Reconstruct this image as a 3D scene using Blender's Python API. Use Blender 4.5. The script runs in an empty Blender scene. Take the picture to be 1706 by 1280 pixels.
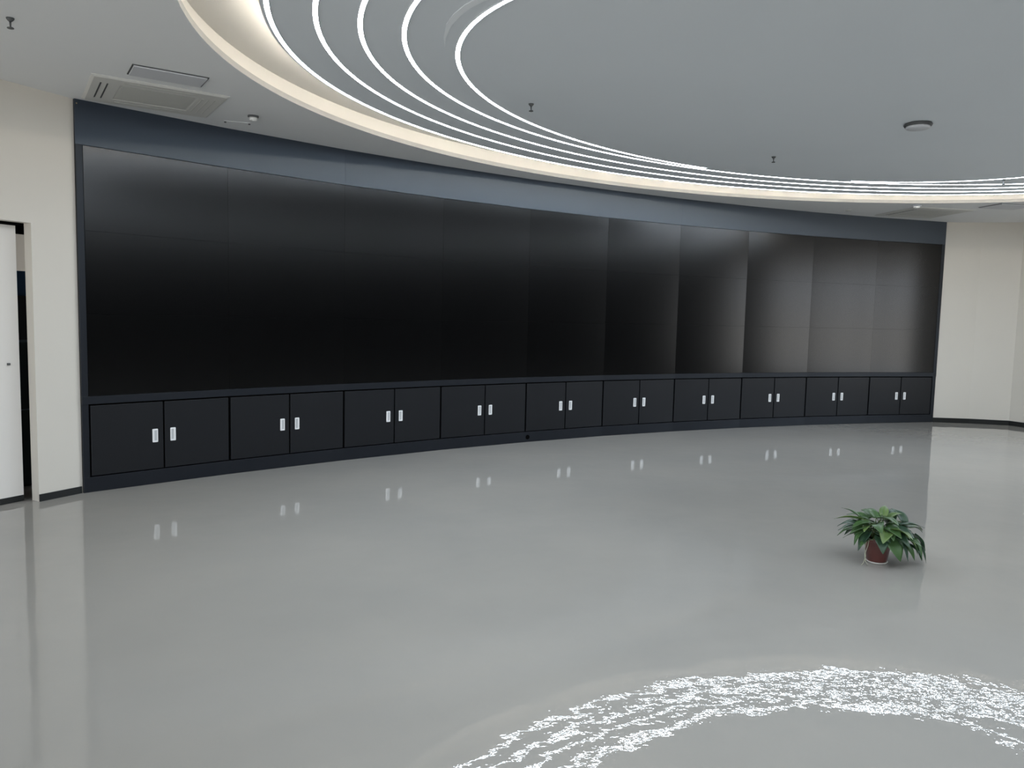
import bpy, bmesh, math, random
from mathutils import Vector, Matrix
C = bpy.context.scene.collection
PI = math.pi
sc = bpy.context.scene

# ------------------------------------------------------------------ camera
PITCH, ROLL, EYE = 0.087029, 0.023364, 1.5535
F = Vector((0, math.cos(PITCH), -math.sin(PITCH)))
R0 = Vector((1, 0, 0)); U0 = R0.cross(F)
Rr = math.cos(ROLL) * R0 + math.sin(ROLL) * U0
Uu = -math.sin(ROLL) * R0 + math.cos(ROLL) * U0
cd = bpy.data.cameras.new('camera'); cam = bpy.data.objects.new('camera', cd); C.objects.link(cam)
cd.sensor_fit = 'HORIZONTAL'; cd.sensor_width = 36.0; cd.lens = 36.0 * 1291.42 / 1706
cd.clip_start = 0.05; cd.clip_end = 200
cam.matrix_world = Matrix(((Rr.x, Uu.x, -F.x, 0), (Rr.y, Uu.y, -F.y, 0), (Rr.z, Uu.z, -F.z, EYE), (0, 0, 0, 1)))
sc.camera = cam

# ------------------------------------------------------------------ world, window light, exposure
w = bpy.data.worlds.new('daylight'); sc.world = w; w.use_nodes = True
bg = w.node_tree.nodes['Background']
wt = w.node_tree; tcw = wt.nodes.new('ShaderNodeTexCoord'); sx = wt.nodes.new('ShaderNodeSeparateXYZ')
wt.links.new(tcw.outputs['Generated'], sx.inputs[0])
wr = wt.nodes.new('ShaderNodeValToRGB'); wr.color_ramp.elements[0].position = 0; wr.color_ramp.elements[1].position = 1
wmul = wt.nodes.new('ShaderNodeMapRange'); wmul.inputs[1].default_value = -1; wmul.inputs[2].default_value = 1
wt.links.new(sx.outputs[2], wmul.inputs[0]); wt.links.new(wmul.outputs[0], wr.inputs[0])
wr.color_ramp.elements[0].color = (.95, .95, .92, 1)       # below the horizon: extra brightness added to lift the ceiling
wr.color_ramp.elements[1].color = (.50, .58, .68, 1)       # sky overhead
for pos_, col_ in ((.44, (.95, .94, .90, 1)), (.487, (.68, .65, .60, 1)), (.508, (.66, .64, .61, 1)), (.535, (.72, .84, 1.0, 1))):
    e_ = wr.color_ramp.elements.new(pos_); e_.color = col_
wt.links.new(wr.outputs[0], bg.inputs[0])
bg.inputs[1].default_value = 4.2
vs = sc.view_settings
vs.view_transform = 'Standard'; vs.look = 'None'; vs.gamma = 1; vs.use_curve_mapping = False
vs.exposure = 0.16
LED = 40.0        # radiance of the white strips
COVE = 42.0       # radiance of the hidden warm tape
try:
    sc.cycles.use_denoising = True; sc.cycles.use_light_tree = False
    sc.cycles.max_bounces = 10; sc.cycles.diffuse_bounces = 6; sc.cycles.glossy_bounces = 5
    sc.cycles.sample_clamp_indirect = 6
    sc.cycles.caustics_reflective = False
except Exception:
    pass

DAY = 3.3        # radiance of the sky light entering through the large windows
def portal(name, cx, cy, cz, wd, ht, nx, ny, day=True):
    l = bpy.data.lights.new(name, 'AREA'); l.shape = 'RECTANGLE'; l.size = wd; l.size_y = ht
    if day: l.energy = DAY * PI * wd * ht; l.color = (.92, .96, 1.0)
    else: l.cycles.is_portal = True
    o = bpy.data.objects.new(name, l); C.objects.link(o)
    n = Vector((nx, ny, 0)).normalized()
    o.location = Vector((cx, cy, cz))
    o.rotation_euler = n.to_track_quat('-Z', 'Z').to_euler()
    return o

# ------------------------------------------------------------------ materials
def mat(name, col, rough=0.5, spec=0.5, metal=0.0, emit=None, estr=0, noise=None, coat=0):
    m = bpy.data.materials.new(name); m.use_nodes = True
    nt = m.node_tree; b = nt.nodes['Principled BSDF']
    b.inputs['Base Color'].default_value = (*col, 1); b.inputs['Roughness'].default_value = rough
    b.inputs['Metallic'].default_value = metal; b.inputs['Specular IOR Level'].default_value = spec
    if coat: b.inputs['Coat Weight'].default_value = coat; b.inputs['Coat Roughness'].default_value = 0.1
    if emit:
        b.inputs['Emission Color'].default_value = (*emit, 1); b.inputs['Emission Strength'].default_value = estr
    if noise:
        sc_, amt = noise
        tc = nt.nodes.new('ShaderNodeTexCoord'); nz = nt.nodes.new('ShaderNodeTexNoise')
        nz.inputs['Scale'].default_value = sc_; nz.inputs['Detail'].default_value = 4
        nt.links.new(tc.outputs['Object'], nz.inputs['Vector'])
        mr = nt.nodes.new('ShaderNodeMapRange'); mr.inputs[1].default_value = .3; mr.inputs[2].default_value = .7
        mr.inputs[3].default_value = 1 - amt; mr.inputs[4].default_value = 1 + amt
        nt.links.new(nz.outputs['Fac'], mr.inputs[0])
        vm = nt.nodes.new('ShaderNodeVectorMath'); vm.operation = 'SCALE'; vm.inputs[0].default_value = col
        nt.links.new(mr.outputs[0], vm.inputs['Scale']); nt.links.new(vm.outputs[0], b.inputs['Base Color'])
    return m

M = {}
M['wall'] = mat('warm_white_wall_paint', (.635, .60, .54), .7, .3, noise=(1.3, .015))
M['ceil'] = mat('ceiling_paint', (.80, .81, .82), .8, .2, noise=(.8, .012))
M['disc'] = mat('ceiling_disc_paint', (.76, .80, .84), .6, .3, noise=(.8, .012))
M['lip'] = mat('shaded_lip_paint', (.44, .44, .43), .6, .3)  # white lip greyed, its shade is worked into the colour
M['cove'] = mat('cove_paint', (.80, .78, .74), .7, .3)
M['black'] = mat('dark_satin_lacquer', (.0085, .0095, .013), .42, .4, noise=(2.5, .06))
M['fascia'] = mat('dark_blue_grey_fascia_paint', (.011, .016, .029), .46, 1.0, noise=(2.0, .04))
M['fascia'].node_tree.nodes['Principled BSDF'].inputs['Specular Tint'].default_value = (.80, .91, 1.0, 1)
M['black'].node_tree.nodes['Principled BSDF'].inputs['Specular Tint'].default_value = (.84, .92, 1.0, 1)
M['door'] = mat('dark_cabinet_door', (.0070, .0078, .0100), .45, .35, noise=(3.0, .08))
M['gap'] = mat('black_gap', (.002, .002, .002), .9, .05)
M['bezel'] = mat('black_bezel', (.002, .002, .002), .6, .1)
M['screen'] = mat('display_glass', (.0010, .0010, .0011), .20, .46)
M['base'] = mat('black_baseboard', (.012, .013, .013), .4, .4)
M['silver'] = mat('brushed_silver_pull', (.86, .86, .86), .45, .5, .15)
M['silver_dark'] = mat('pull_recess', (.55, .56, .57), .45, .4, .2)
M['doorleaf'] = mat('grey_white_door_leaf', (.71, .68, .64), .55, .4)
M['jamb'] = mat('jamb_plaster', (.62, .62, .57), .7, .3)
M['dark_wall'] = mat('dark_wall_cladding', (.006, .006, .007), .8, .1)
M['frame'] = mat('window_frame_grey', (.35, .36, .37), .4, .4)
M['led'] = mat('led_diffuser', (.9, .9, .9), .5, .3, emit=(.80, .90, 1.0), estr=LED)
M['led'].cycles.emission_sampling = 'FRONT'
M['tape'] = mat('warm_led_tape', (.9, .8, .6), .5, .3, emit=(1.0, .92, .80), estr=COVE)
M['tape'].cycles.emission_sampling = 'FRONT'
M['channel'] = mat('led_channel', (.75, .77, .78), .4, .4)
M['ac'] = mat('air_conditioner_plastic', (.64, .635, .61), .5, .4)
M['acgrille'] = mat('air_conditioner_grille', (.56, .56, .53), .6, .3)
M['hatch'] = mat('hatch_panel', (.60, .61, .64), .6, .3)
M['darkmetal'] = mat('dark_metal', (.10, .104, .106), .5, .4, .2)
M['white_plastic'] = mat('white_plastic', (.78, .78, .76), .45, .4)
M['pot'] = mat('maroon_plastic_pot', (.105, .035, .030), .30, .5, noise=(9, .15))
M['potedge'] = mat('saucer_highlight', (.62, .60, .56), .3, .5)  # pale colour stands in for the highlight on the saucer edge
M['soil'] = mat('dark_soil', (.018, .013, .009), .95, .1, noise=(60, .4))
M['stem'] = mat('green_stem', (.10, .15, .045), .5, .3)
M['root'] = mat('pale_stem', (.40, .40, .30), .6, .3)

def leaf_mat(name, c1, c2):
    m = bpy.data.materials.new(name); m.use_nodes = True; nt = m.node_tree; b = nt.nodes['Principled BSDF']
    tc = nt.nodes.new('ShaderNodeTexCoord'); nz = nt.nodes.new('ShaderNodeTexNoise')
    nz.inputs['Scale'].default_value = 14; nz.inputs['Detail'].default_value = 3
    nt.links.new(tc.outputs['Object'], nz.inputs['Vector'])
    cr = nt.nodes.new('ShaderNodeValToRGB'); cr.color_ramp.elements[0].position = .38; cr.color_ramp.elements[1].position = .68
    cr.color_ramp.elements[0].color = (*c1, 1); cr.color_ramp.elements[1].color = (*c2, 1)
    nt.links.new(nz.outputs['Fac'], cr.inputs[0]); nt.links.new(cr.outputs[0], b.inputs['Base Color'])
    b.inputs['Roughness'].default_value = .36; b.inputs['Specular IOR Level'].default_value = .45
    return m
LEAFM = [leaf_mat('leaf_green', (.042, .090, .030), (.060, .120, .040)),
         leaf_mat('leaf_dark', (.022, .052, .030), (.034, .074, .036)),
         leaf_mat('leaf_light', (.080, .140, .040), (.125, .185, .055))]

def floor_mat():
    m = bpy.data.materials.new('grey_epoxy_floor'); m.use_nodes = True; nt = m.node_tree; N = nt.nodes; L = nt.links
    b = N['Principled BSDF']
    tc = N.new('ShaderNodeTexCoord')
    nz = N.new('ShaderNodeTexNoise'); nz.inputs['Scale'].default_value = .55; nz.inputs['Detail'].default_value = 5; nz.inputs['Roughness'].default_value = .55
    L.new(tc.outputs['Object'], nz.inputs['Vector'])
    cr = N.new('ShaderNodeValToRGB'); cr.color_ramp.elements[0].position = .3; cr.color_ramp.elements[1].position = .72
    cr.color_ramp.elements[0].color = (.300, .288, .266, 1); cr.color_ramp.elements[1].color = (.352, .332, .300, 1)
    L.new(nz.outputs['Fac'], cr.inputs[0]); L.new(cr.outputs[0], b.inputs['Base Color'])
    b.inputs['Roughness'].default_value = .012; b.inputs['IOR'].default_value = 1.34
    # surface relief in metres: slow waves of the poured coat, ripples, fine orange peel
    def wave(scale, amp, detail=2, dist=0):
        n = N.new('ShaderNodeTexNoise'); n.inputs['Scale'].default_value = scale; n.inputs['Detail'].default_value = detail
        n.inputs['Distortion'].default_value = dist
        L.new(tc.outputs['Object'], n.inputs['Vector'])
        k = N.new('ShaderNodeMath'); k.operation = 'MULTIPLY'; k.inputs[1].default_value = amp
        L.new(n.outputs['Fac'], k.inputs[0]); return k.outputs[0]
    ws = [wave(2.6, .0011, 0), wave(7.2, .00078, 1.5), wave(52, .000085, 1)]
    s = ws[0]
    for x in ws[1:]:
        a = N.new('ShaderNodeMath'); a.operation = 'ADD'; L.new(s, a.inputs[0]); L.new(x, a.inputs[1]); s = a.outputs[0]
    bp = N.new('ShaderNodeBump'); bp.inputs['Strength'].default_value = 1.0; bp.inputs['Distance'].default_value = 1.0
    L.new(s, bp.inputs['Height']); L.new(bp.outputs[0], b.inputs['Normal'])
    return m
M['floor'] = floor_mat()

# ------------------------------------------------------------------ helpers
def link(name, bm, m, parent=None, smooth=False, bevel=0):
    me = bpy.data.meshes.new(name)
    bmesh.ops.recalc_face_normals(bm, faces=bm.faces)
    bm.to_mesh(me); bm.free()
    for x in (m if isinstance(m, (list, tuple)) else [m]): me.materials.append(x)
    if smooth:
        for p in me.polygons: p.use_smooth = True
    o = bpy.data.objects.new(name, me); C.objects.link(o)
    if parent: o.parent = parent
    if bevel:
        b = o.modifiers.new('bevel', 'BEVEL'); b.width = bevel; b.segments = 2; b.limit_method = 'ANGLE'
    return o
def empty(name, loc=(0, 0, 0), rz=0):
    o = bpy.data.objects.new(name, None); C.objects.link(o); o.location = loc; o.rotation_euler = (0, 0, rz)
    o.empty_display_size = .1
    return o
def tag(o, label, cat, group=None):
    o['label'] = label; o['category'] = cat
    if group: o['group'] = group
    return o
def struct(o):
    o['kind'] = 'structure'; return o
def box(bm, x0, x1, y0, y1, z0, z1, mi=0):
    v = [bm.verts.new(p) for p in ((x0, y0, z0), (x1, y0, z0), (x1, y1, z0), (x0, y1, z0), (x0, y0, z1), (x1, y0, z1), (x1, y1, z1), (x0, y1, z1))]
    for f in ((0, 3, 2, 1), (4, 5, 6, 7), (0, 1, 5, 4), (1, 2, 6, 5), (2, 3, 7, 6), (3, 0, 4, 7)):
        bm.faces.new([v[i] for i in f]).material_index = mi
def prism(bm, pts, z0, z1):
    a = [bm.verts.new((p[0], p[1], z0)) for p in pts]; b = [bm.verts.new((p[0], p[1], z1)) for p in pts]
    bm.faces.new(a); bm.faces.new(b); n = len(pts)
    for i in range(n): bm.faces.new((a[i], a[(i + 1) % n], b[(i + 1) % n], b[i]))
def slab(bm, pa, pb, depth, z0, z1, side=1):
    """wall piece from pa to pb, thickened away from the room (left normal * side)"""
    d = Vector((pb[0] - pa[0], pb[1] - pa[1])).normalized(); n = Vector((-d.y, d.x)) * side * depth
    prism(bm, [pa, pb, (pb[0] + n.x, pb[1] + n.y), (pa[0] + n.x, pa[1] + n.y)], z0, z1)
def lathe(bm, prof, n=32, mi=0, cx=0, cy=0):
    rings = []
    for r, z in prof:
        rings.append([bm.verts.new((cx + r * math.cos(2 * PI * k / n), cy + r * math.sin(2 * PI * k / n), z)) for k in range(n)] if r > 1e-5
                     else [bm.verts.new((cx, cy, z))])
    for a, b in zip(rings, rings[1:]):
        for k in range(n):
            k2 = (k + 1) % n
            if len(a) == 1 and len(b) == 1: continue
            if len(a) == 1: f = bm.faces.new((a[0], b[k2], b[k]))
            elif len(b) == 1: f = bm.faces.new((a[k], a[k2], b[0]))
            else: f = bm.faces.new((a[k], a[k2], b[k2], b[k]))
            f.material_index = mi
def tube(bm, pts, rad, n=8):
    pts = [Vector(p) for p in pts]; rings = []
    for i, p in enumerate(pts):
        t = (pts[min(i + 1, len(pts) - 1)] - pts[max(i - 1, 0)]).normalized()
        u = t.orthogonal().normalized(); v = t.cross(u)
        if rings:  # keep frames aligned
            u = (pu - t * pu.dot(t)).normalized(); v = t.cross(u)
        pu = u
        r = rad[i] if isinstance(rad, (list, tuple)) else rad
        rings.append([bm.verts.new(p + r * (math.cos(2 * PI * k / n) * u + math.sin(2 * PI * k / n) * v)) for k in range(n)])
    for a, b in zip(rings, rings[1:]):
        for k in range(n): bm.faces.new((a[k], a[(k + 1) % n], b[(k + 1) % n], b[k]))
    bm.faces.new(rings[0]); bm.faces.new(rings[-1])

# ------------------------------------------------------------------ plan of the curved display wall
CX, CY, RAD, TH0 = 12.13118, -8.27445, 21.44805, 2.388220
CH = 1.213; DT = 2 * math.asin(CH / 2 / RAD)
Z_PL, Z_DOOR, Z_LEDGE, PANEL_H, Z_CEIL = 0.131, 0.737, 0.810, 0.680, 3.207
Z_SCR = Z_LEDGE + 3 * PANEL_H
def P(u, off=0.0):
    """point on the faceted front line, off = metres toward the room (negative: behind)"""
    i = math.floor(u); fr = u - i; r = RAD - off / math.cos(DT / 2)
    a, b = TH0 - DT * i, TH0 - DT * (i + 1)
    return (CX + r * (math.cos(a) * (1 - fr) + math.cos(b) * fr), CY + r * (math.sin(a) * (1 - fr) + math.sin(b) * fr))
U_L, U_R = -0.045, 10.052
def band(bm, u0, u1, z0, z1, front, back, us=None, P=P):
    us = us or ([u0] + [k for k in range(math.ceil(u0 + 1e-6), math.floor(u1 - 1e-6) + 1)] + [u1])
    prev = None
    for u in us:
        f = P(u, front); b = P(u, -back)
        vs_ = [bm.verts.new((f[0], f[1], z0)), bm.verts.new((f[0], f[1], z1)), bm.verts.new((b[0], b[1], z1)), bm.verts.new((b[0], b[1], z0))]
        if prev:
            for k in range(4): bm.faces.new((prev[k], prev[(k + 1) % 4], vs_[(k + 1) % 4], vs_[k]))
        else: bm.faces.new(vs_)
        prev = vs_
    bm.faces.new(prev)

# ------------------------------------------------------------------ setting: floor
bm = bmesh.new(); box(bm, -16, 17, -9, 16, -.12, 0)
struct(link('floor', bm, M['floor']))

# ceiling with an elliptical opening
EC, EA, EB, EANG = (3.4328, 6.1962), 5.1707, 3.7754, 0.4504
def ell(off=0.0, n=192, c=EC, a=EA, b=EB, ang=EANG):
    out = []
    for k in range(n):
        t = 2 * PI * k / n
        x, y = a * math.cos(t), b * math.sin(t); nx, ny = b * math.cos(t), a * math.sin(t); L = math.hypot(nx, ny)
        x += off * nx / L; y += off * ny / L
        out.append((c[0] + x * math.cos(ang) - y * math.sin(ang), c[1] + x * math.sin(ang) + y * math.cos(ang)))
    return out
def ringstrip(bm, A, za, B, zb, closed=True, mi=0):
    a = [bm.verts.new((x, y, za)) for x, y in A]; b = [bm.verts.new((x, y, zb)) for x, y in B]; n = len(a)
    for i in range(n if closed else n - 1):
        bm.faces.new((a[i], a[(i + 1) % n], b[(i + 1) % n], b[i])).material_index = mi
LIP = .455
ZD = 3.25        # underside of the hanging disc
ZC = 3.375       # top of the cove
def rect_ring(pts, x0, x1, y0, y1):
    out = []
    for x, y in pts:
        dx, dy = x - EC[0], y - EC[1]; t = 1e9
        if dx > 1e-9: t = min(t, (x1 - EC[0]) / dx)
        if dx < -1e-9: t = min(t, (x0 - EC[0]) / dx)
        if dy > 1e-9: t = min(t, (y1 - EC[1]) / dy)
        if dy < -1e-9: t = min(t, (y0 - EC[1]) / dy)
        out.append((EC[0] + dx * t, EC[1] + dy * t))
    return out
bm = bmesh.new()
outer = rect_ring(ell(LIP), -16, 17, -9, 16)
ringstrip(bm, ell(LIP), Z_CEIL, outer, Z_CEIL)
for cx_, cy_ in ((-16, -9), (17, -9), (17, 16), (-16, 16)):   # corners of the rectangle
    near = sorted(range(len(outer)), key=lambda i: (outer[i][0] - cx_) ** 2 + (outer[i][1] - cy_) ** 2)[:2]
    bm.faces.new([bm.verts.new((outer[i][0], outer[i][1], Z_CEIL)) for i in near] + [bm.verts.new((cx_, cy_, Z_CEIL))])
struct(link('ceiling', bm, M['ceil']))
# ceiling edge, ledge, cove wall and cove top
bm = bmesh.new()
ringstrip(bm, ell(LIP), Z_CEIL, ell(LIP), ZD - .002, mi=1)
ringstrip(bm, ell(LIP), ZD - .002, ell(LIP + .05), ZD - .002)
ringstrip(bm, ell(LIP + .05), ZD - .002, ell(LIP + .05), ZC)
top = [bm.verts.new((x, y, ZC)) for x, y in ell(LIP + .05)]; bm.faces.new(top)
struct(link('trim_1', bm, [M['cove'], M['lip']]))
# hanging disc
bm = bmesh.new(); prism(bm, ell(.035), ZD, ZD + .055); struct(link('trim_2', bm, M['disc']))

# ------------------------------------------------------------------ white LED strips in the disc
def offset_curve(pts, off, closed):
    n = len(pts); out = []
    for i in range(n):
        p0 = pts[(i - 1) % n] if closed or i > 0 else pts[i]; p1 = pts[(i + 1) % n] if closed or i < n - 1 else pts[i]
        d = Vector((p1[0] - p0[0], p1[1] - p0[1])).normalized()
        out.append((pts[i][0] + d.y * off, pts[i][1] - d.x * off))
    return out
def strip(pts, closed, label, wd=.027):
    t = empty('light_strip', (pts[0][0], pts[0][1], ZD))
    tag(t, label, 'light strip', 'glowing light strips set in the ceiling disc')
    ox, oy = pts[0]
    def lay(bm, a, b, z0, z1):
        A = [(x - ox, y - oy) for x, y in offset_curve(pts, a, closed)]; B = [(x - ox, y - oy) for x, y in offset_curve(pts, b, closed)]
        ringstrip(bm, A, z0, B, z0, closed, 0); ringstrip(bm, A, z1, B, z1, closed, 1)
        ringstrip(bm, A, z0, A, z1, closed, 1); ringstrip(bm, B, z0, B, z1, closed, 1)
        bmesh.ops.remove_doubles(bm, verts=bm.verts, dist=1e-5)
    bm = bmesh.new(); lay(bm, -wd / 2, wd / 2, -.004, -.0005); link('diffuser', bm, [M['led'], M['channel']], t)
    bm = bmesh.new(); lay(bm, -wd / 2 - .004, -wd / 2, -.0045, -.0002); lay(bm, wd / 2, wd / 2 + .004, -.0045, -.0002)
    link('channel', bm, [M['channel'], M['channel']], t)
    return t
strip(ell(0), True, 'outermost glowing white light strip, along the rim of the oval ceiling disc')
strip(ell(-.262), True, 'second glowing white light strip in from the rim of the oval ceiling disc')
strip(ell(-.515), True, 'third and middle of the five curved glowing light strips in the ceiling disc')
strip(ell(-.775), True, 'fourth glowing light strip from the rim, next to the innermost one')
# innermost strip: a smaller tilted oval that runs into the fourth one
inner = ell(0, 240, (2.8948, 6.5274), 3.6895, 2.3599, 0.61624)
def inside4(p, off=-.775 - .065):
    dx, dy = p[0] - EC[0], p[1] - EC[1]; c, s = math.cos(-EANG), math.sin(-EANG); x, y = dx * c - dy * s, dx * s + dy * c
    return (x / (EA + off)) ** 2 + (y / (EB + off)) ** 2 < 1
ins = [inside4(p) for p in inner]
if not all(ins):
    st = max((i for i in range(240) if not ins[i - 1] and ins[i]), key=lambda i: next(k for k in range(240) if not ins[(i + k) % 240]))
    ln = next(k for k in range(240) if not ins[(st + k) % 240])
    inner = [inner[(st + k) % 240] for k in range(ln)]; closed5 = False
else: closed5 = True
strip(inner, closed5, 'innermost glowing light strip, a smaller oval running into the fourth strip')
# warm tape on the outer edge of the disc, lighting the cove
bm = bmesh.new(); A, B = ell(.036), ell(.044)
ringstrip(bm, A, ZD + .030, B, ZD + .030, mi=1); ringstrip(bm, A, ZD + .045, B, ZD + .045, mi=1); ringstrip(bm, B, ZD + .030, B, ZD + .045); ringstrip(bm, A, ZD + .030, A, ZD + .045, mi=1)
bmesh.ops.remove_doubles(bm, verts=bm.verts, dist=1e-5)
o = link('cove_light_tape', bm, [M['tape'], M['channel']])
tag(o, 'warm light tape around the outer edge of the disc, its glow filling the ceiling cove', 'cove light')

# thin paler arc laid on the disc between the two inner strips
bm = bmesh.new()
ia = [(-.477, 5.092), (-.455, 4.92), (-.405, 4.72), (-.346, 4.58), (-.274, 4.447), (-.204, 4.361), (-.10, 4.27), (.05, 4.17)]
oa = [(-.478, 5.092), (-.469, 4.921), (-.433, 4.700), (-.380, 4.548), (-.308, 4.412), (-.243, 4.330), (-.14, 4.235), (.05, 4.168)]
va = [[bm.verts.new((x - ia[0][0], y - ia[0][1], z)) for x, y in pts] for pts in (ia, oa) for z in (-.0005, -.0030)]
for A_, B_ in ((va[0], va[1]), (va[1], va[3]), (va[3], va[2]), (va[2], va[0])):
    for k in range(len(ia) - 1): bm.faces.new((A_[k], A_[k + 1], B_[k + 1], B_[k]))
o = link('pale_arc', bm, mat('pale_arc_tone', (.88, .91, .94), .7, .2)); o.location = (*ia[0], ZD)
tag(o, 'faint pale curved mark on the ceiling disc beside the innermost light strip', 'filler mark')

# ------------------------------------------------------------------ walls
S = Vector((-0.418, -0.908)).normalized()                 # along the left wall, toward the viewer
NW = Vector((-S.y * -1, S.x)) ; NW = Vector((-0.908, 0.418)).normalized()   # into the left wall
A0 = Vector((-3.555, 6.395)); B0 = Vector((-3.732, 6.045)); S = (B0 - A0).normalized(); NW = Vector((S.y, -S.x)).normalized()
if NW.x > 0: NW = -NW
TW = .09; DOOR_H = 2.184
def q(base, t, d): v = base + S * t + NW * d; return (v.x, v.y)
bm = bmesh.new()
prism(bm, [q(B0, 0, 0), q(B0, -.366, 0), q(B0, -.380, TW), q(B0, 0, TW)], 0, Z_CEIL)       # pier beside the display wall
prism(bm, [q(B0, 1.25, 0), q(B0, 0, 0), q(B0, 0, TW), q(B0, 1.25, TW)], DOOR_H, Z_CEIL)  # over the doorway
for ta, tb in ((1.25, 6.6), (9.4, 9.9), (12.7, 15.2)):
    prism(bm, [q(B0, tb, 0), q(B0, ta, 0), q(B0, ta, TW), q(B0, tb, TW)], 0, Z_CEIL)
ADDED_LW = ((6.6, 9.4), (9.9, 12.7)); LZ0, LZ1 = .06, 3.0  # openings added in the unseen part of this wall for more daylight
for ta, tb in ADDED_LW:
    prism(bm, [q(B0, tb, 0), q(B0, ta, 0), q(B0, ta, TW), q(B0, tb, TW)], 0, LZ0)
    prism(bm, [q(B0, tb, 0), q(B0, ta, 0), q(B0, ta, TW), q(B0, tb, TW)], LZ1, Z_CEIL)
struct(link('wall_left', bm, M['wall']))
bm = bmesh.new()
prism(bm, [q(B0, 0, -.008), q(B0, -.355, -.008), q(B0, -.355, 0), q(B0, 0, 0)], 0, .058)
prism(bm, [q(B0, 6.6, -.008), q(B0, 1.25, -.008), q(B0, 1.25, 0), q(B0, 6.6, 0)], 0, .058)
struct(link('baseboard_left', bm, M['base']))
# sliding door behind the opening
dl = empty('door_1', (0, 0, 0)); struct(dl)
bm = bmesh.new(); prism(bm, [q(B0, .045, .125), q(B0, 1.35, .125), q(B0, 1.35, .165), q(B0, .045, .165)], .05, DOOR_H - .022)
link('door_leaf', bm, M['doorleaf'], dl)
bm = bmesh.new(); prism(bm, [q(B0, .045, .124), q(B0, 1.35, .124), q(B0, 1.35, .166), q(B0, .045, .166)], .004, .05)
link('bottom_rail', bm, M['base'], dl)
bm = bmesh.new(); prism(bm, [q(B0, -.30, .10), q(B0, 1.6, .10), q(B0, 1.6, .30), q(B0, -.30, .30)], DOOR_H - .015, DOOR_H + .12)
prism(bm, [q(B0, -.20, .20), q(B0, 1.6, .20), q(B0, 1.6, .23), q(B0, -.20, .23)], DOOR_H - .075, DOOR_H - .015)
link('door_track', bm, M['gap'], dl)
bm = bmesh.new(); prism(bm, [q(B0, .120, .112), q(B0, .142, .112), q(B0, .142, .126), q(B0, .120, .126)], 1.085, 1.103)
h = link('door_handle', bm, M['darkmetal'], dl, bevel=.003); h['label'] = 'small dark finger pull'
# strip of the next room seen through the gap
bm = bmesh.new()
prism(bm, [q(B0, -4.5, 3.2), q(B0, 2.5, 3.2), q(B0, 2.5, 3.3), q(B0, -4.5, 3.3)], 0, Z_CEIL)
prism(bm, [q(B0, 2.6, TW), q(B0, 2.6, 3.3), q(B0, 2.5, 3.3), q(B0, 2.5, TW)], 0, Z_CEIL)
prism(bm, [q(B0, -4.6, TW), q(B0, -4.6, 3.3), q(B0, -4.5, 3.3), q(B0, -4.5, TW)], 0, Z_CEIL)
struct(link('wall_far_left', bm, M['wall']))
l = bpy.data.lights.new('next_room_fill', 'AREA'); l.energy = 45; l.size = 1.2  # unseen area light without a fixture, brightens the next room
o = bpy.data.objects.new('next_room_fill', l); C.objects.link(o); p_ = q(B0, -3.2, 1.3); o.location = (p_[0], p_[1], 3.15)

# right-hand white wall with the far window
R1 = Vector(P(U_R, .0)); R2 = Vector((7.40, 12.475)); R3 = Vector((7.97, 12.33)); SR = Vector((.385, -.923)).normalized(); NR = Vector((.923, .385)).normalized()
def r_(t, d=0): v = R3 + SR * t + NR * d; return (v.x, v.y)
bm = bmesh.new()
prism(bm, [(R1.x - .0, R1.y + .012), (R2.x, R2.y), (R3.x, R3.y), (R3.x + .25, R3.y + .3), (R1.x, R1.y + .35)], 0, Z_CEIL)
WR0, WR1, WZ0, WZ1 = 1.35, 4.20, .35, 3.08
prism(bm, [r_(0), r_(WR0), r_(WR0, .2), r_(0, .2)], 0, Z_CEIL)
prism(bm, [r_(WR0), r_(WR1), r_(WR1, .2), r_(WR0, .2)], 0, WZ0)
prism(bm, [r_(WR0), r_(WR1), r_(WR1, .2), r_(WR0, .2)], WZ1, Z_CEIL)
prism(bm, [r_(WR1), r_(WR1 + .25), r_(WR1 + .25, .2), r_(WR1, .2)], 0, Z_CEIL)
struct(link('wall_right', bm, M['wall']))
bm = bmesh.new()
prism(bm, [r_(WR1 + .25), r_(21.5), r_(21.5, .2), r_(WR1 + .25, .2)], 0, Z_CEIL)
struct(link('wall_far_right', bm, M['dark_wall']))
bm = bmesh.new()
for pa, pb in (((R1.x, R1.y + .012), (R2.x, R2.y)), ((R2.x, R2.y), (R3.x, R3.y)), ((R3.x, R3.y), r_(WR1 + .25))):
    slab(bm, pa, pb, .012, 0, .075, side=-1)
struct(link('baseboard_right', bm, M['base']))
def window(name, f, u0, u1, z0, z1, cols):
    """f(u, d) plan point; frame of a window with mullions"""
    bm = bmesh.new(); t = .05
    def bar(a, b, za, zb): prism(bm, [f(a, .06), f(b, .06), f(b, .12), f(a, .12)], za, zb)
    bar(u0, u1, z0, z0 + t); bar(u0, u1, z1 - t, z1)
    for k in range(cols + 1):
        x = u0 + (u1 - u0 - t) * k / cols; bar(x, x + t, z0 + t, z1 - t)
    return struct(link(name, bm, M['frame']))
window('window_1', r_, WR0, WR1, WZ0, WZ1, 3)
mid = r_((WR0 + WR1) / 2, .14); portal('window_portal', mid[0], mid[1], (WZ0 + WZ1) / 2, WR1 - WR0, WZ1 - WZ0, -NR.x, -NR.y, day=False)

for k, (ta, tb) in enumerate(ADDED_LW):  # added windows and area lights out of view, to brighten the room
    window('window_%d' % (k + 5), lambda t, d: q(B0, t, d), ta, tb, LZ0, LZ1, 3)
    mid = q(B0, (ta + tb) / 2, .09); portal('window_portal', mid[0], mid[1], (LZ0 + LZ1) / 2, tb - ta, LZ1 - LZ0, -NW.x, -NW.y)
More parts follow.
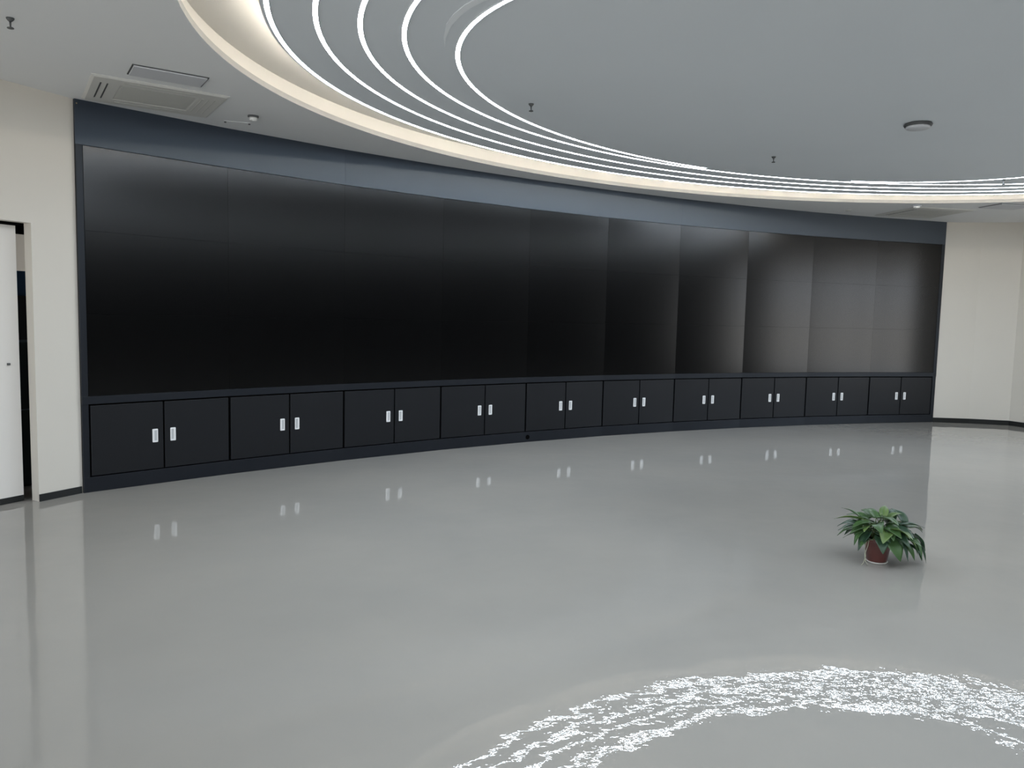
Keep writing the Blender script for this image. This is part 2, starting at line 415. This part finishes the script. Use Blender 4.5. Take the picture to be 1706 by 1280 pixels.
# back wall behind the viewer with wide windows
YB = -7.0; XB0, XB1 = -10.4, 16.0
WB = [(-7.6, -3.2), (-2.6, 1.8)]; BZ0, BZ1 = .06, 3.10
bm = bmesh.new()
box(bm, XB0, XB1, YB - .2, YB, 0, BZ0); box(bm, XB0, XB1, YB - .2, YB, BZ1, Z_CEIL)
xs = [XB0] + [v for ab in WB for v in ab] + [XB1]
for k in range(0, len(xs), 2): box(bm, xs[k], xs[k + 1], YB - .2, YB, BZ0, BZ1)
struct(link('wall_back', bm, M['wall']))
for k, (a, b) in enumerate(WB):
    window('window_%d' % (k + 2), lambda u, d: (u, YB - d), a, b, BZ0, BZ1, 3)
    portal('window_portal', (a + b) / 2, YB - .15, (BZ0 + BZ1) / 2, b - a, BZ1 - BZ0, 0, 1)

# unseen curved wall added behind the displays to block light
bm = bmesh.new(); band(bm, U_L, 11.0, 0, Z_CEIL, -.42, .55)
struct(link('wall_front', bm, M['dark_wall']))

# ------------------------------------------------------------------ frame around the display wall
fr = empty('display_wall_frame', (*P(5, 0), 0)); base_loc = Vector((*P(5, 0), 0))
tag(fr, 'dark blue-grey curved surround framing the whole wall of black displays and cabinets', 'wall surround')
def fpart(name, m, u0, u1, z0, z1, front, back, us=None, P=P, smooth=False):
    bm = bmesh.new(); band(bm, u0, u1, z0, z1, front, back, us, P)
    bmesh.ops.translate(bm, verts=bm.verts, vec=-base_loc)
    if smooth:
        o = link(name, bm, m, fr, True); e = o.modifiers.new('edges', 'EDGE_SPLIT'); e.split_angle = math.radians(35); return o
    return link(name, bm, m, fr, bevel=.0015)
cuts = [U_L, 2, 6, U_R]
for a, b in zip(cuts, cuts[1:]):
    fpart('fascia_panel', M['fascia'], a + (.0002 if a != U_L else 0), b - (.0002 if b != U_R else 0), Z_SCR + .004, Z_CEIL - .001, .004, .05, smooth=True)
sp_ = P(U_L + .012, .006)
bm = bmesh.new(); lathe(bm, [(0, 0), (.006, 0), (.005, .003), (0, .004)], 12)
bmesh.ops.rotate(bm, verts=bm.verts, matrix=Matrix.Rotation(PI / 2, 3, 'X'))
bmesh.ops.rotate(bm, verts=bm.verts, matrix=Matrix.Rotation(.85, 3, 'Z'))
bmesh.ops.translate(bm, verts=bm.verts, vec=Vector((sp_[0], sp_[1], Z_CEIL - .035)) - base_loc)
o = link('screw', bm, mat('brass_screw', (.45, .36, .22), .4, .5, .6), fr); o['label'] = 'tiny brass screw in the upper left corner'
fpart('ledge', M['black'], U_L, U_R, Z_DOOR + .006, Z_LEDGE - .002, .006, .33)
fpart('plinth', M['black'], U_L, U_R, .001, Z_PL - .004, .001, .33)
fpart('side_post', M['black'], U_L, -.003, Z_LEDGE - .002, Z_SCR + .004, .004, .40)
fpart('side_post', M['black'], 10.003, U_R, Z_LEDGE - .002, Z_SCR + .004, .004, .40)
fpart('side_post', M['black'], U_L, -.003, Z_PL - .004, Z_DOOR + .006, .001, .33)
fpart('side_post', M['black'], 10.003, U_R, Z_PL - .004, Z_DOOR + .006, .001, .33)

def facet(i):
    a, b = Vector(P(i)), Vector(P(i + 1 - 1e-9)); m = (a + b) / 2; d = (b - a)
    return m, math.atan2(d.y, d.x)
# cable hole in the plinth
u = 4.03; m_, rz = facet(4); p_ = P(u, .001)
o = empty('cable_grommet', (p_[0], p_[1], .062), rz)
tag(o, 'small round black cable hole cover in the plinth below the fourth and fifth cabinets', 'cable grommet')
bm = bmesh.new(); lathe(bm, [(0, 0), (.028, 0), (.028, .004), (.020, .005), (.018, .001), (0, .001)], 24)
bmesh.ops.rotate(bm, verts=bm.verts, matrix=Matrix.Rotation(PI / 2, 3, 'X'))
link('ring', bm, M['gap'], o)

# ------------------------------------------------------------------ display panels 10 x 3
ordn = ['first', 'second', 'third', 'fourth', 'fifth', 'sixth', 'seventh', 'eighth', 'ninth', 'tenth']
rown = ['bottom', 'middle', 'top']
def make_panel():
    t = empty('display_panel'); g = .0003; W2 = CH / 2 - g
    bm = bmesh.new()
    box(bm, -W2, W2, .0, .07, g, PANEL_H - g)
    o = link('bezel', bm, M['bezel'], t)
    bm = bmesh.new(); box(bm, -W2 + .0006, W2 - .0006, -.0012, .0, g + .0005, PANEL_H - g - .0005)
    link('screen', bm, M['screen'], t)
    return t
def copy_tree(o, parent=None):
    c = o.copy(); C.objects.link(c)
    if parent: c.parent = parent
    for ch in list(o.children): copy_tree(ch, c)
    return c
proto = make_panel(); first = True
for i in range(10):
    m_, rz = facet(i)
    for r in range(3):
        o = proto if first else copy_tree(proto); first = False
        o.location = (m_.x, m_.y, Z_LEDGE + r * PANEL_H); o.rotation_euler = (0, 0, rz)
        where = 'leftmost' if i == 0 else 'rightmost' if i == 9 else ordn[i] + ' from left'
        tag(o, 'black display panel in the %s row, %s column of the video wall' % (rown[r], where), 'display panel', 'black panels of the video wall')

# ------------------------------------------------------------------ cabinets
def make_cabinet():
    t = empty('cabinet'); H = Z_DOOR - Z_PL; z0 = Z_PL
    bm = bmesh.new(); W2 = CH / 2 - .001; dpt = .33
    box(bm, -W2, -W2 + .016, .021, dpt, z0, Z_DOOR); box(bm, W2 - .016, W2, .021, dpt, z0, Z_DOOR)
    box(bm, -W2 + .016, W2 - .016, .021, dpt, z0, z0 + .016); box(bm, -W2 + .016, W2 - .016, .021, dpt, Z_DOOR - .016, Z_DOOR)
    box(bm, -W2 + .016, W2 - .016, dpt - .01, dpt, z0 + .016, Z_DOOR - .016)
    box(bm, -.012, .012, .021, .05, z0 + .016, Z_DOOR - .016)
    link('carcass', bm, M['gap'], t)
    for s in (-1, 1):
        a, b = sorted((s * .0075, s * (CH / 2 - .0115)))
        bm = bmesh.new(); box(bm, a, b, .0, .018, z0 + .006, Z_DOOR - .008)
        d = link('door', bm, M['door'], t, bevel=.002)
        hx = s * .0775; hz = .432; w_, h_ = .0235, .059
        # pull: rounded plate with a recessed vertical channel
        bm = bmesh.new()
        def rr(wd, ht, r, n=4):
            out = []
            for cx_, cz_, a0 in ((wd - r, ht - r, 0), (-wd + r, ht - r, PI / 2), (-wd + r, -ht + r, PI), (wd - r, -ht + r, 1.5 * PI)):
                for k in range(n + 1): out.append((cx_ + r * math.cos(a0 + k * PI / 2 / n), cz_ + r * math.sin(a0 + k * PI / 2 / n)))
            return out
        off = -s * .004
        loops = [(rr(w_, h_, .006), 0, 0), (rr(w_, h_, .006), -.005, 0), (rr(w_ - .003, h_ - .003, .005), -.0065, 0),
                 (rr(w_ - .012, h_ - .012, .004), -.0065, off), (rr(w_ - .013, h_ - .014, .004), -.0012, off)]
        prev = None
        for pts, y, ox in loops:
            vv = [bm.verts.new((hx + x + ox, y - .0002, hz + z)) for x, z in pts]
            if prev:
                for k in range(len(vv)): bm.faces.new((prev[k], prev[(k + 1) % len(vv)], vv[(k + 1) % len(vv)], vv[k]))
            else: bm.faces.new(vv)
            prev = vv
        f = bm.faces.new(prev); f.material_index = 1
        hdl = link('handle', bm, [M['silver'], M['silver_dark']], d); hdl['label'] = 'silver recessed pull'
    return t
cab = make_cabinet()
for i in range(10):
    m_, rz = facet(i)
    o = cab if i == 0 else copy_tree(cab)
    o.location = (m_.x, m_.y, 0); o.rotation_euler = (0, 0, rz)
    where = ('leftmost low black two-door cabinet, beside the white wall and sliding door' if i == 0 else
             'rightmost low black two-door cabinet, next to the white wall' if i == 9 else
             'low black two-door cabinet, %s from left in the row under the displays' % ordn[i])
    tag(o, where, 'cabinet', 'low cabinets under the video wall')

# ------------------------------------------------------------------ next room seen through the door gap
def nr(name, t0, t1, d0, d1, z0, z1, m, label, cat, extra=None):
    e = empty(name, (*q(B0, (t0 + t1) / 2, (d0 + d1) / 2), z0))
    off = Vector((*q(B0, (t0 + t1) / 2, (d0 + d1) / 2), z0))
    bm = bmesh.new(); prism(bm, [q(B0, t0, d0), q(B0, t1, d0), q(B0, t1, d1), q(B0, t0, d1)], z0, z1)
    bmesh.ops.translate(bm, verts=bm.verts, vec=-off); link('body', bm, m, e, bevel=.004)
    if extra:
        for nm, a, b, c_, d_, za, zb, mm in extra:
            bm = bmesh.new(); prism(bm, [q(B0, a, c_), q(B0, b, c_), q(B0, b, d_), q(B0, a, d_)], za, zb)
            bmesh.ops.translate(bm, verts=bm.verts, vec=-off); link(nm, bm, mm, e)
    return tag(e, label, cat)
mt = mat('dark_cabinet_teal', (.008, .020, .020), .5, .4); mb = mat('brown_black_shelf', (.022, .020, .022), .6, .3)
mblue = mat('blue_box', (.025, .085, .19), .5, .4); mglass = mat('blue_grey_trim', (.09, .12, .15), .4, .5)
nr('storage_cupboard', -.75, .1, .62, 1.0, 0, 1.63, mb, 'tall dark cupboard seen through the gap of the sliding door', 'cupboard',
   [('lower_door', -.74, .09, .60, .62, .02, 1.24, mt), ('edge_trim', -.74, .09, .595, .60, 1.24, 1.26, mglass),
    ('lower_shelf', -.74, .09, .597, .60, .66, .67, mglass)])
nr('blue_box', -.70, .05, .66, .95, 1.632, 1.84, mblue, 'blue box on top of the cupboard behind the sliding door', 'box')

# ------------------------------------------------------------------ ceiling fittings
def ceil_thing(name, x, y, z, rz, label, cat, group=None):
    return tag(empty(name, (x, y, z), rz), label, cat, group)
# ceiling cassette air conditioner on the left
def cassette(x, y, rz, w, d, label):
    t = ceil_thing('air_conditioner', x, y, Z_CEIL, rz, label, 'air conditioner', None)
    hx, hy = w / 2, d / 2
    bm = bmesh.new()
    def lp(a, b, z): return [bm.verts.new(v) for v in ((-a, -b, z), (a, -b, z), (a, b, z), (-a, b, z))]
    Ls = [lp(hx, hy, -.001), lp(hx, hy, -.005), lp(hx - .02, hy - .02, -.016), lp(hx - .20, hy - .17, -.016), lp(hx - .21, hy - .18, -.011)]
    for a, b in zip(Ls, Ls[1:]):
        for k in range(4): bm.faces.new((a[k], a[(k + 1) % 4], b[(k + 1) % 4], b[k]))
    bm.faces.new(Ls[-1]); bm.faces.new(Ls[0])
    link('panel', bm, M['ac'], t)
    bm = bmesh.new(); box(bm, -hx + .215, hx - .215, -hy + .185, hy - .185, -.014, -.0113)
    link('intake_grille', bm, M['acgrille'], t)
    for s in (-1, 1):
        bm = bmesh.new()
        for k in range(3 if s > 0 else 2):
            x0 = s * (hx - .075 - k * .045); box(bm, x0 - .005, x0 + .005, -hy + .16, hy - .16, -.0175, -.0161)
        link('side_louvre', bm, M['darkmetal'] if s < 0 else M['acgrille'], t)
        bm = bmesh.new(); y0 = s * (hy - .09); box(bm, -hx + .22, hx - .22, y0 - .012, y0 + .012, -.0175, -.0161)
        link('front_louvre', bm, M['acgrille'], t)
    return t
ang = math.atan2(.53, .80)
cassette(-2.86, 6.26, ang, .95, .80, 'flush square ceiling air conditioner above the left end of the display wall')
cassette(5.95, 11.50, .17, .94, .94, 'flush ceiling air conditioner above the right end of the display wall')
def hatch(x, y, rz, w, d, label):
    t = ceil_thing('access_hatch', x, y, Z_CEIL, rz, label, 'access hatch', None)
    bm = bmesh.new(); a, b = w / 2, d / 2
    for bx in ((-a, a, -b, -b + .008), (-a, a, b - .008, b), (-a, -a + .008, -b + .008, b - .008), (a - .008, a, -b + .008, b - .008)):
        box(bm, *bx, -.006, -.001)
    link('frame', bm, M['darkmetal'], t)
    bm = bmesh.new(); box(bm, -a + .010, a - .010, -b + .010, b - .010, -.014, -.001); link('panel', bm, M['hatch'], t, bevel=.003)
hatch(-2.50, 5.69, ang, .50, .27, 'narrow rectangular access hatch beside the left ceiling air conditioner')
hatch(6.70, 10.75, .17, .55, .42, 'pale access hatch on the ceiling at the far right')
# sprinklers
def make_sprinkler():
    t = empty('sprinkler')
    bm = bmesh.new(); lathe(bm, [(0, -.001), (.022, -.001), (.020, -.008), (.011, -.018), (.009, -.020), (0, -.020)], 20); link('escutcheon', bm, M['darkmetal'], t, True)
    bm = bmesh.new(); lathe(bm, [(0, -.020), (.006, -.020), (.005, -.036), (.004, -.052), (0, -.052)], 12); link('stem', bm, M['darkmetal'], t, True)
    bm = bmesh.new(); lathe(bm, [(0, -.052), (.016, -.053), (.019, -.058), (.016, -.060), (0, -.060)], 20); link('deflector', bm, M['darkmetal'], t, True)
    return t
spr = make_sprinkler()
def onz(x, y, z0, z1):   # slide a ceiling point between heights along the sight line
    k = (z1 - EYE) / (z0 - EYE); return x * k, y * k
for k, (x, y, z, lab) in enumerate(((-2.954, 4.649, Z_CEIL, 'dark sprinkler head on the flat ceiling at the upper left corner'),
                              (.101, 6.367, ZD, 'dark sprinkler head near the left end of the inner ceiling oval'),
                              (2.631, 8.135, ZD, 'dark sprinkler head in the middle, just above the converging light strips'),
                              (5.582, 9.072, ZD, 'dark sprinkler head at the far right above the light strips'))):
    o = spr if k == 0 else copy_tree(spr)
    o.location = (x, y, z); tag(o, lab, 'sprinkler', 'sprinkler heads on the ceiling')
# round fixture
x, y = 3.368, 6.70
t = ceil_thing('ceiling_speaker', x, y, ZD, 0, 'round pale ceiling fixture with a dark rim on the right of the disc', 'ceiling fixture')
bm = bmesh.new(); lathe(bm, [(0, -.001), (.105, -.001), (.112, -.012), (.106, -.022), (0, -.022)], 40); link('rim', bm, M['darkmetal'], t, True)
bm = bmesh.new(); lathe(bm, [(0, -.0225), (.092, -.0225), (.098, -.036), (.085, -.044), (0, -.047)], 40); link('cover', bm, M['hatch'], t, True)
# smoke detectors
def detector(x, y, label, r=.055, tilt=0):
    t = ceil_thing('smoke_detector', x, y, Z_CEIL, 0, label, 'smoke detector', None)
    bm = bmesh.new(); lathe(bm, [(0, -.001), (r, -.001), (r, -.012), (r * .9, -.016), (0, -.016)], 28); link('base', bm, M['darkmetal'] if tilt else M['hatch'], t, True)
    bm = bmesh.new(); lathe(bm, [(0, -.0165), (r * .8, -.0165), (r * .72, -.036), (r * .4, -.046), (0, -.047)], 28); link('cover', bm, M['white_plastic'], t, True)
detector(-2.26, 6.78, 'small white detector with dark base on the ceiling above the left displays', .045, 1)
detector(5.50, 10.83, 'white round detector in front of the right-hand ceiling air conditioner', .06)
t = ceil_thing('mounting_plate', -2.48, 7.02, Z_CEIL, .30, 'faint flat plate with two dark screws on the ceiling near the display wall', 'ceiling plate')
bm = bmesh.new(); box(bm, -.11, .11, -.02, .02, -.004, -.001); link('plate', bm, M['ceil'], t)
for s in (-1, 1):
    bm = bmesh.new(); lathe(bm, [(0, -.004), (.010, -.004), (.009, -.014), (0, -.015)], 14, cx=s * .10); link('screw', bm, M['darkmetal'], t)
t = ceil_thing('ceiling_button', 4.83, 11.45, Z_CEIL, 0, 'tiny grey round fitting on the ceiling above the right displays', 'ceiling fitting')
bm = bmesh.new(); lathe(bm, [(0, -.001), (.045, -.001), (.04, -.012), (0, -.014)], 20); link('cap', bm, M['acgrille'], t, True)

# ------------------------------------------------------------------ potted plant
rnd = random.Random(11)
PX, PY = 2.425, 4.985
pl = empty('potted_plant', (PX, PY, 0)); tag(pl, 'bushy green leafy plant in a maroon pot, alone on the grey floor', 'potted plant')
bm = bmesh.new()
lathe(bm, [(0, .012), (.058, .012), (.062, .016), (.084, .145), (.090, .147), (.090, .168), (.083, .168), (.078, .145), (.058, .03), (0, .03)], 40)
pot = link('pot', bm, M['pot'], pl, True)
e = pot.modifiers.new('edge', 'EDGE_SPLIT'); e.split_angle = math.radians(40)
bm = bmesh.new(); lathe(bm, [(0, .001), (.060, .001), (.068, .010), (.066, .013), (.058, .0105), (0, .0105)], 40); link('saucer', bm, M['potedge'], pl, True)
bm = bmesh.new(); lathe(bm, [(0, .152), (.05, .153), (.0775, .148), (.0775, .140), (0, .140)], 24); link('soil', bm, M['soil'], pl)

def leaf_mesh(L, W, droop, fold, twist=0):
    """heart-lanceolate leaf along +X from the origin, bending down"""
    bm = bmesh.new(); n, mcol = 12, 3; rows = []
    x = z = 0; angle = .12
    for i in range(n + 1):
        s = i / n
        prof = W * (math.sin(PI * min(1, s * .93 + .07) ** .62) ** .85) * (1 - .15 * s) if s < 1 else 0
        prof = max(prof, .0004)
        back = -.10 * L * max(0, 1 - s * 5)
        row = []
        for j in range(-mcol, mcol + 1):
            k = j / mcol
            yy = prof * k; zz = z + fold * abs(yy) + .05 * W * math.sin(s * 9 + j) * abs(k)
            row.append(bm.verts.new((x + back * abs(k), yy, zz)))
        rows.append(row)
        angle -= droop / n; x += L / n * math.cos(angle); z += L / n * math.sin(angle)
    for a, b in zip(rows, rows[1:]):
        for j in range(2 * mcol): bm.faces.new((a[j], a[j + 1], b[j + 1], b[j]))
    return bm
def add_leaf(bx, by, bz, az, elev, L, W, droop, fold, mi, roll=0, src=(0, 0)):
    bm = leaf_mesh(L, W / 2, droop, fold)
    o = link('leaf', bm, LEAFM[mi], pl, True)
    so = o.modifiers.new('thick', 'SOLIDIFY'); so.thickness = .0008
    o.location = (bx, by, bz); o.rotation_mode = 'XYZ'
    mt_ = Matrix.Rotation(az, 3, 'Z') @ Matrix.Rotation(-elev, 3, 'Y') @ Matrix.Rotation(roll, 3, 'X')
    o.rotation_euler = mt_.to_euler()
    # petiole from the soil
    s = Vector((src[0], src[1], .150)); e_ = Vector((bx, by, bz)); mid_ = (s + e_) / 2 + Vector((0, 0, .05 + .1 * (e_ - s).length))
    if e_.z < .15: mid_.z = .21
    pts = [s * (1 - t) ** 2 + mid_ * 2 * t * (1 - t) + e_ * t * t for t in [k / 7 for k in range(8)]]
    bm2 = bmesh.new(); tube(bm2, pts, .0022, 6); link('stem', bm2, M['stem'], pl, True)
# (x right, y away, z, azimuth deg [0=right, 90=away, -90=toward viewer], elevation, length, width, droop, fold, tone)
LV = [(-.13, -.02, .36, 172, .15, .17, .050, .5, .5, 2), (-.12, .02, .36, 130, .7, .13, .055, .6, .4, 0), (-.07, -.03, .33, -165, .15, .15, .08, .8, .3, 0),
      (-.12, .00, .29, 178, -.1, .15, .085, .5, .3, 1), (-.10, -.05, .28, -160, -.5, .15, .075, .7, .3, 0), (-.09, -.06, .25, -150, -.8, .15, .07, .3, .4, 1),
      (-.02, .00, .37, 100, .8, .13, .08, .9, .3, 0), (.00, -.02, .37, -60, .4, .14, .09, 1.0, .25, 0), (.03, .01, .39, 60, .8, .12, .06, .6, .4, 2),
      (.05, .00, .36, 20, .6, .14, .055, .7, .4, 2), (.10, .03, .35, 80, .9, .12, .075, .8, .3, 1), (.17, .02, .33, 100, 1.0, .14, .08, .8, .35, 1),
      (-.04, -.06, .33, -110, .2, .14, .085, .9, .25, 0), (.02, -.06, .31, -80, .0, .15, .09, .8, .2, 0), (.07, -.05, .30, -50, .0, .15, .085, .9, .2, 1),
      (.12, -.02, .31, -10, .2, .16, .08, .6, .3, 1), (.16, -.02, .29, 10, .1, .15, .075, .9, .3, 0), (.19, .00, .28, 15, .25, .13, .085, 1.0, .25, 2),
      (-.03, -.09, .22, -100, -.5, .13, .09, .8, .15, 1), (.03, -.09, .22, -75, -.7, .17, .115, .7, .12, 0), (.07, -.08, .21, -55, -.6, .17, .10, .8, .15, 1),
      (.10, -.05, .24, -25, -.3, .15, .07, .8, .35, 2), (.14, -.03, .23, -15, -.5, .16, .08, .8, .3, 0), (.17, -.03, .21, -40, -.8, .14, .07, .6, .3, 0),
      (.20, -.01, .22, 0, -.4, .13, .07, .9, .35, 1), (.23, -.01, .21, -5, -.8, .13, .06, .5, .4, 1), (.22, -.03, .17, -70, -1.0, .14, .05, .3, .5, 0),
      (.265, -.02, .125, -40, -1.2, .12, .04, .2, .5, 1), (.18, -.06, .13, -30, -.5, .12, .055, .8, .4, 1), (.13, -.07, .15, -45, -.6, .13, .06, .9, .3, 0),
      (-.05, .04, .34, 150, .5, .14, .08, .8, .3, 0), (.00, .06, .36, 110, .5, .14, .08, .8, .3, 0), (.08, .08, .33, 60, .4, .14, .08, .8, .3, 0),
      (.14, .06, .29, 40, .2, .15, .08, .9, .3, 0), (-.10, .07, .27, 140, .1, .15, .08, .9, .3, 1), (.02, .10, .25, 95, .0, .16, .085, 1.0, .3, 0),
      (-.06, .10, .22, 120, -.2, .15, .08, .9, .3, 1), (.12, .10, .22, 50, -.2, .15, .08, .9, .3, 1), (.20, .06, .20, 25, -.3, .15, .07, .9, .3, 0),
      (-.06, -.02, .30, -140, .3, .13, .08, 1.0, .25, 2), (.02, .02, .33, -30, .5, .13, .08, 1.0, .25, 0), (-.01, -.05, .27, -95, .1, .13, .10, 1.1, .15, 0),
      (.05, -.02, .27, -65, .2, .13, .09, 1.0, .2, 1), (-.08, -.03, .24, -170, -.2, .12, .07, .9, .3, 0), (.11, .00, .27, 5, .1, .14, .075, .9, .3, 0)]
for k in range(24):
    a = k * 2.399; rr_ = .03 + .12 * math.sqrt((k + .5) / 24)
    LV.append((rr_ * math.cos(a) + .02, rr_ * math.sin(a) * .75, rnd.uniform(.24, .37) - rr_ * .5, math.degrees(a) + rnd.uniform(-40, 40),
               rnd.uniform(-.3, .45), rnd.uniform(.11, .15), rnd.uniform(.07, .10), rnd.uniform(.7, 1.1), .25, rnd.choice((0, 0, 1, 2))))
for k, (x, y, z, az, el, L_, W_, dr, fo, mi) in enumerate(LV):
    z = .15 + (z - .15) * .66 if z > .15 else z
    el = el * .75 if el > 0 else el
    a = 2.4 * k
    add_leaf(x, y, z, math.radians(az), el, L_, W_, dr, fo, mi, rnd.uniform(-.35, .35), (.035 * math.cos(a), .035 * math.sin(a)))
# pale hanging runners on the left of the pot
for pts in ([(-.06, -.05, .158), (-.105, -.07, .17), (-.118, -.075, .11), (-.112, -.08, .06), (-.125, -.085, .02), (-.14, -.09, .004)],
            [(-.05, -.06, .157), (-.095, -.08, .175), (-.104, -.085, .13), (-.122, -.088, .075), (-.115, -.09, .03), (-.10, -.095, .004)]):
    bm = bmesh.new(); tube(bm, pts, .0022, 6); o = link('runner', bm, M['root'], pl, True); o['label'] = 'pale hanging runner'
